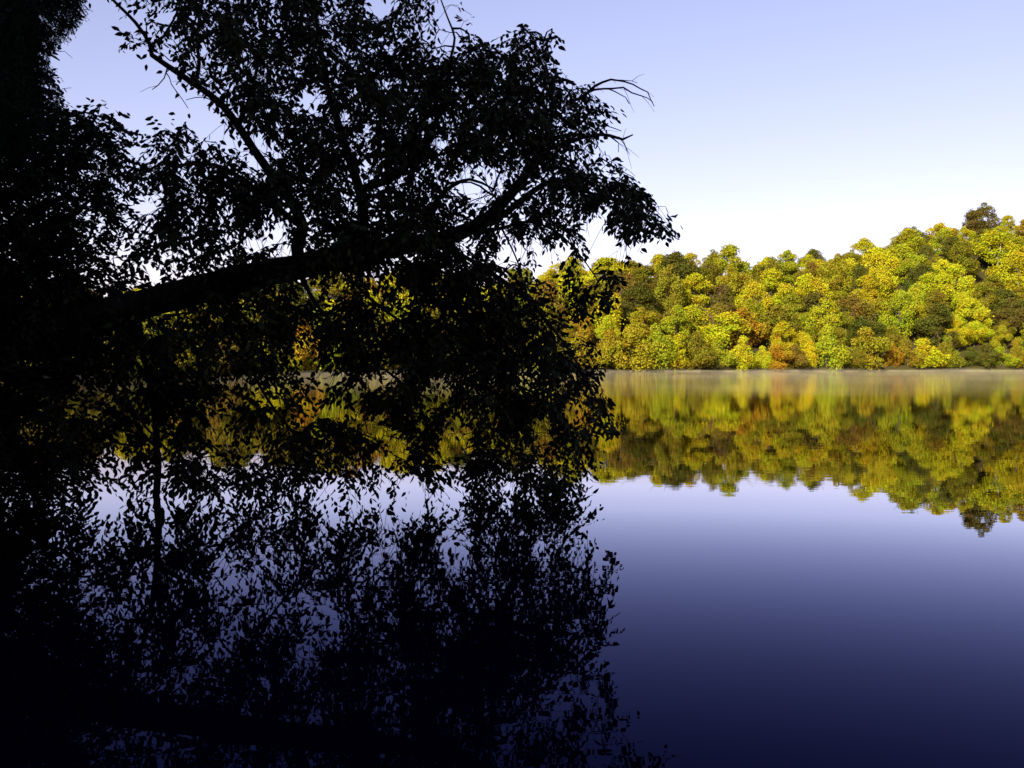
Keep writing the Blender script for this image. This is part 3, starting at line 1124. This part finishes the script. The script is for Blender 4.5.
# bare dead ends sticking out on the right and on top
DEAD = [
    [(566, 104, 2.4), (580, 100, 2.2), (590, 92, 2.0), (602, 84, 1.5), (618, 82, 1.1), (640, 90, .8), (655, 106, .5)],
    [(588, 93, 1.6), (602, 90, 1.2), (622, 90, 1), (640, 96, .7), (652, 104, .4)],
    [(600, 90, 1), (614, 92, .7), (624, 99, .5), (628, 104, .4)],
    [(620, 82, .6), (630, 82, .4), (636, 86, .3)],
    [(543, 152, 3), (566, 143, 2.8), (590, 137, 2.4), (610, 136, 2), (622, 139, 1.6), (632, 137, .8)],
    [(590, 137, 1), (606, 128, .7), (622, 132, .5)],
    [(610, 137, .8), (618, 144, .6), (618, 154, .4)],
    [(618, 138, .8), (624, 146, .6), (628, 156, .3)],
    [(580, 140, .7), (581, 150, .4)],
    [(600, 160, .9), (618, 170, .6), (634, 178, .4)],
    [(500, 204, 1.6), (488, 192, 1.4), (470, 184, 1.1), (452, 182, .8)],
    [(494, 196, 1), (480, 178, .8), (468, 165, .6)],
    [(490, 192, .8), (476, 200, .6), (465, 203, .5)],
    [(196, 87, 1.2), (186, 78, .9), (178, 86, .7)],
    [(170, 69, 1.2), (167, 80, .9), (160, 87, .7), (154, 91, .5)],
    [(168, 74, .8), (178, 92, .6), (190, 108, .5)],
    [(225, 108, .7), (205, 98, .6), (188, 102, .4)],
    [(182, 60, 1), (170, 62, .8), (162, 54, .6)],
]
CLUST = [(0, 1, 2, 3), (4, 5, 6, 7, 8), (9,), (10, 11, 12), (13,), (14, 15), (16,), (17,)]
for cl_ in CLUST:
  tb = Tubes()
  for q in [DEAD[i] for i in cl_]:
    L4 = px_limb([(a, b, c, -.25) for a, b, c in q], DT)
    g = catmull(L4, 0.08)
    g[:, :3] += rng.normal(0, 0.008, (len(g), 3))
    tb.add(g[:, :3] - INV, g[:, 3] * 0.8, 4)
    for _ in range(3 if len(q) > 4 else 1):
        k_ = int(rng.uniform(0.3, 1) * (len(g) - 1))
        d_ = unit(g[-1, :3] - g[0, :3]) + rng.normal(0, 0.5, 3)
        L_ = rng.uniform(0.1, 0.3)
        hp = g[k_, :3] + unit(d_) * L_ * np.array([[0], [.5], [1]]) - np.array([[0, 0, 0], [0, 0, .01], [0, 0, .05]])
        tb.add(hp - INV, [0.0035, 0.0028, 0.0018], 3)
  tb.build('dead_branch', M_TWIG, tree)


# ---- slender sapling standing in the shallows under the leaning trunk
DS = 12.3
sap = empty('sapling', at(155, 496, DS), 'slender dark sapling standing in the shallows under the leaning trunk', 'tree')
INV = np.array(sap.location)
sks = Skeleton()
SL = [('trunk', [(155, 500, 7), (156, 450, 6.5), (153, 400, 6), (150, 350, 5), (141, 318, 4), (134, 296, 3, -.5), (130, 275, 2, -.5), (124, 255, 1, -.5)]),
      ('branch', [(155, 445, 4), (140, 432, 3), (120, 424, 2.5, -.1), (90, 420, 2, -.2), (50, 424, 1.4, -.3), (25, 420, 1, -.3)]),
      ('branch', [(154, 436, 3), (136, 446, 2.4), (110, 440, 1.8, .2), (60, 400, 1, .3)]),
      ('branch', [(155, 430, 3), (178, 440, 2.4), (205, 446, 1.8, .2), (235, 470, 1, .3)]),
      ('branch', [(154, 420, 3), (175, 400, 2), (195, 392, 1.5, -.2), (215, 395, 1, -.3)]),
      ('branch', [(152, 390, 2.6), (130, 360, 2), (112, 345, 1.2, .2)])]
for nm, pts in SL:
    sks.limb(nm, px_limb(pts, DS), 0.1, 0.028, 0.5)
SM = ["0 0 0 1 1 0", "0 0 2 4 2 0", "0 1 3 4 2 0", "0 1 3 5 3 1", "1 2 4 5 5 2", "1 3 4 5 5 2", "1 3 4 5 4 2", "0 1 2 2 1 0"]
u, v = sample_map(SM, 0, 200, 40, 130, 1.2)
dep = DS + rng.normal(0, 0.4, len(u))
A = np.stack([(u - 512) / F * dep, dep, EYE + (HOR - v) / F * dep], axis=1)
A = A[A[:, 2] > 0.12]
sks.grow(A, sag=0.1)
B, Dn = sprays(sks.paths, sks.pid, None, per=2, droop=0.4)
kp = B[:, 2] > 0.03
B, Dn = B[kp], Dn[kp]
sks.build(INV, sap, M_BARK)
nL = len(B)
Ls = rng.uniform(0.08, 0.13, nL)
lv, lf = leaf_mesh(B - INV, Dn, unit(rng.normal(size=(nL, 3)) + np.array([0, 0, .4])), Ls, Ls * rng.uniform(0.22, 0.3, nL))
mesh_np('foliage', lv, lf, M_LEAF, sap)


# ---- dense small-leaved tree on the left bank
DB = 11.6
bt = empty('bank_tree', (-8.6, 12.4, 1.0), 'dense black-green small-leaved tree filling the left edge below the hemlock', 'tree')
INV = np.array(bt.location)
skb = Skeleton()
BL = [('trunk', [(-240, 505, 26, .9), (-235, 420, 20, .8), (-225, 350, 17, .6), (-200, 250, 15, .4), (-170, 150, 12, .2), (-140, 50, 9), (-110, -60, 5), (-90, -180, 2)]),
      ('branch', [(-205, 270, 9, .4), (-130, 240, 7, .2), (-50, 215, 5), (20, 190, 3.6), (70, 160, 2.6), (98, 118, 1.2)]),
      ('branch', [(-190, 220, 8, .4), (-110, 150, 6), (-40, 90, 4, -.3), (10, 40, 2.5, -.3), (30, 0, 1.5, -.3)]),
      ('branch', [(-215, 310, 8, .5), (-120, 310, 6, .3), (-40, 300, 4.5), (30, 292, 3), (80, 280, 1.8), (105, 270, 1)]),
      ('branch', [(-222, 350, 8, .6), (-130, 370, 6, .6), (-60, 390, 4, .4), (0, 400, 3, .2), (50, 420, 1.6)]),
      ('branch', [(-150, 270, 6), (-70, 262, 5, -.5), (10, 240, 3.6, -.7), (70, 215, 2.2, -.8), (112, 185, 1, -.8)])]
for nm, pts in BL:
    skb.limb(nm, px_limb(pts, DB), 0.14)
BM = ["7 7 5 1 0 0", "8 8 6 1 0 0", "8 8 6 1 0 0", "8 9 8 2 0 0",      # -80 .. 40
      "8 9 8 4 3 0", "8 9 9 8 6 0", "8 9 9 8 5 0", "8 9 8 7 4 0", "8 9 8 7 3 0", "8 9 8 8 4 0",   # 80 ..
      "8 9 9 7 4 0", "8 8 7 4 1 0", "8 8 6 3 1 0", "8 9 7 4 1 0", "8 9 7 2 0 0"]
u, v = sample_map(BM, -80, -80, 40, 1900, 1.2)
dep = np.clip(DB + rng.normal(0, 0.8, len(u)), 9.8, 13.8)
A = np.stack([(u - 512) / F * dep, dep, EYE + (HOR - v) / F * dep], axis=1)
A = A[A[:, 2] > 0.12]
skb.grow(A, sag=0.08)
B, Dn = sprays(skb.paths, skb.pid, None, per=4, length=(0.2, 0.36), gap=0.028, droop=0.15)
GAP2 = np.array([(86, -8), (112, -8), (150, 45), (240, 133), (215, 130), (150, 120), (128, 112), (112, 118), (98, 101), (80, 113), (64, 106), (60, 86), (47, 62), (62, 42), (84, 22)], dtype=float)


def gap_keep(P, p_=1.0):
    u_ = 512 + F * P[:, 0] / P[:, 1] + rng.normal(0, 3, len(P))
    v_ = HOR - F * (P[:, 2] - EYE) / P[:, 1] + rng.normal(0, 3, len(P))
    return ~(in_poly(u_, v_, GAP2) & (rng.uniform(0, 1, len(P)) < p_))


kp = gap_keep(B)
B, Dn = B[kp], Dn[kp]
skb.paths, skb.pid = zip(*[(p, k_) for p, k_ in zip(skb.paths, skb.pid) if gap_keep(p[-1:])[0]])
kp = B[:, 2] > 0.03
B, Dn = B[kp], Dn[kp]
skb.build(INV, bt, M_BARK)
nL = len(B)
Ls = rng.uniform(0.055, 0.095, nL)
lv, lf = leaf_mesh(B - INV, Dn, unit(rng.normal(size=(nL, 3)) + np.array([0, 0, .4])), Ls, Ls * rng.uniform(0.22, 0.3, nL))
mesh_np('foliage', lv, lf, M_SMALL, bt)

# ---- hemlock with feathery drooping sprays, top left
DH = 9.4
he = empty('hemlock_tree', (-7.4, 9.6, 0.8), 'dark hemlock with feathery drooping sprays in the top left corner', 'tree')
INV = np.array(he.location)
skh = Skeleton()
HL = [('trunk', [(-268, 535, 22, .3), (-262, 430, 18, .2), (-240, 250, 15, .1), (-215, 100, 12), (-190, -60, 9), (-170, -240, 4), (-160, -360, 1)])]
for y0, y1, ur in ((-100, -80, 110), (-60, -25, 95), (-20, 5, 85), (15, 30, 72), (40, 62, 62), (65, 100, 56), (95, 120, 35)):
    HL.append(('branch', [(-195 - y0 * .15, y0 - 45, 4), (-110, y0 - 38, 3.4), (-30, y0 - 22, 2.6, rng.uniform(-.5, .5)), (ur - 40, (y0 + y1) / 2 - 12, 1.6, rng.uniform(-.5, .5)), (ur, y1, .7, rng.uniform(-.5, .5))]))
for nm, pts in HL:
    skh.limb(nm, px_limb(pts, DH), 0.12)
HM = ["8 8 8 8 7 6 1", "9 9 9 9 7 7 2", "9 9 9 9 6 4 1", "9 9 9 9 5 2 0", "9 9 9 8 4 1 0", "9 9 9 8 6 1 0", "8 8 8 7 5 0 0"]     # 24 px cells from (-60, -40)
u, v = sample_map(HM, -72, -40, 26, 520, 1.2, 3)
dep = np.clip(DH + rng.normal(0, 0.5, len(u)), 8.3, 10.6)
A = np.stack([(u - 512) / F * dep, dep, EYE + (HOR - v) / F * dep], axis=1)
skh.grow(A, sag=0.12)
B, Dn = sprays(skh.paths, skh.pid, None, per=6, length=(0.16, 0.34), gap=0.0075, droop=0.30)
kp = gap_keep(B)
B, Dn = B[kp], Dn[kp]
skh.build(INV, he, M_BARK)
nL = len(B)
Ls = rng.uniform(0.028, 0.05, nL)
lv, lf = leaf_mesh(B - INV, Dn, unit(rng.normal(size=(nL, 3)) + np.array([0, 0, .4])), Ls, Ls * 0.11)
mesh_np('foliage', lv, lf, M_NEEDLE, he)

# ------------------------------------------------------------------ the dark wood on the bank behind the photographer (its shade lies on the near water)
k = 0
for (x, y, s_) in [(-34, 8, 2.3), (-27, -2, 2.4), (-20, -8, 2.4), (-13, -11, 2.3), (-6, -12, 2.4), (1, -13, 2.3), (8, -14, 2.4), (15, -16, 2.3), (23, -18, 2.3),
                   (-30, -14, 2.6), (-22, -20, 2.6), (-14, -22, 2.6), (-5, -24, 2.6), (4, -26, 2.6), (13, -28, 2.6), (-40, -6, 2.6),
                   (-36, -26, 2.7), (-26, -33, 2.7), (-15, -36, 2.7), (-3, -38, 2.7), (-46, -18, 2.7), (-50, -36, 2.7), (-38, -44, 2.7), (-26, -48, 2.7),
                   (-15, 2, 1.5), (-9, -4, 1.5), (-3, -6, 1.4), (4, -6, 1.4), (11, -8, 1.5), (-19, 10, 1.7), (-24, 22, 1.9), (-36, 34, 2.0)]:
    z, _ = ground_z(np.array([[x, y]]))
    root = empty('bank_wood_tree', (x, y, float(z[0])), 'tall shaded broadleaf tree on the near bank outside the view', 'tree', 'trees of the near bank')
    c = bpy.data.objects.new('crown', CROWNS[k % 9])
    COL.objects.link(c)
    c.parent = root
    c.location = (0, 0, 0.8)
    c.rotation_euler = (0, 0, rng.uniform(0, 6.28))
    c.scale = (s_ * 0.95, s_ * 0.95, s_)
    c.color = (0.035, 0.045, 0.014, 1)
    tr = bpy.data.objects.new('trunk', TRUNKS[k % 4])
    COL.objects.link(tr)
    tr.parent = root
    tr.scale = (s_, s_, s_)
    k += 1
print('leaves', N_MAIN, 'forest', len(forest))
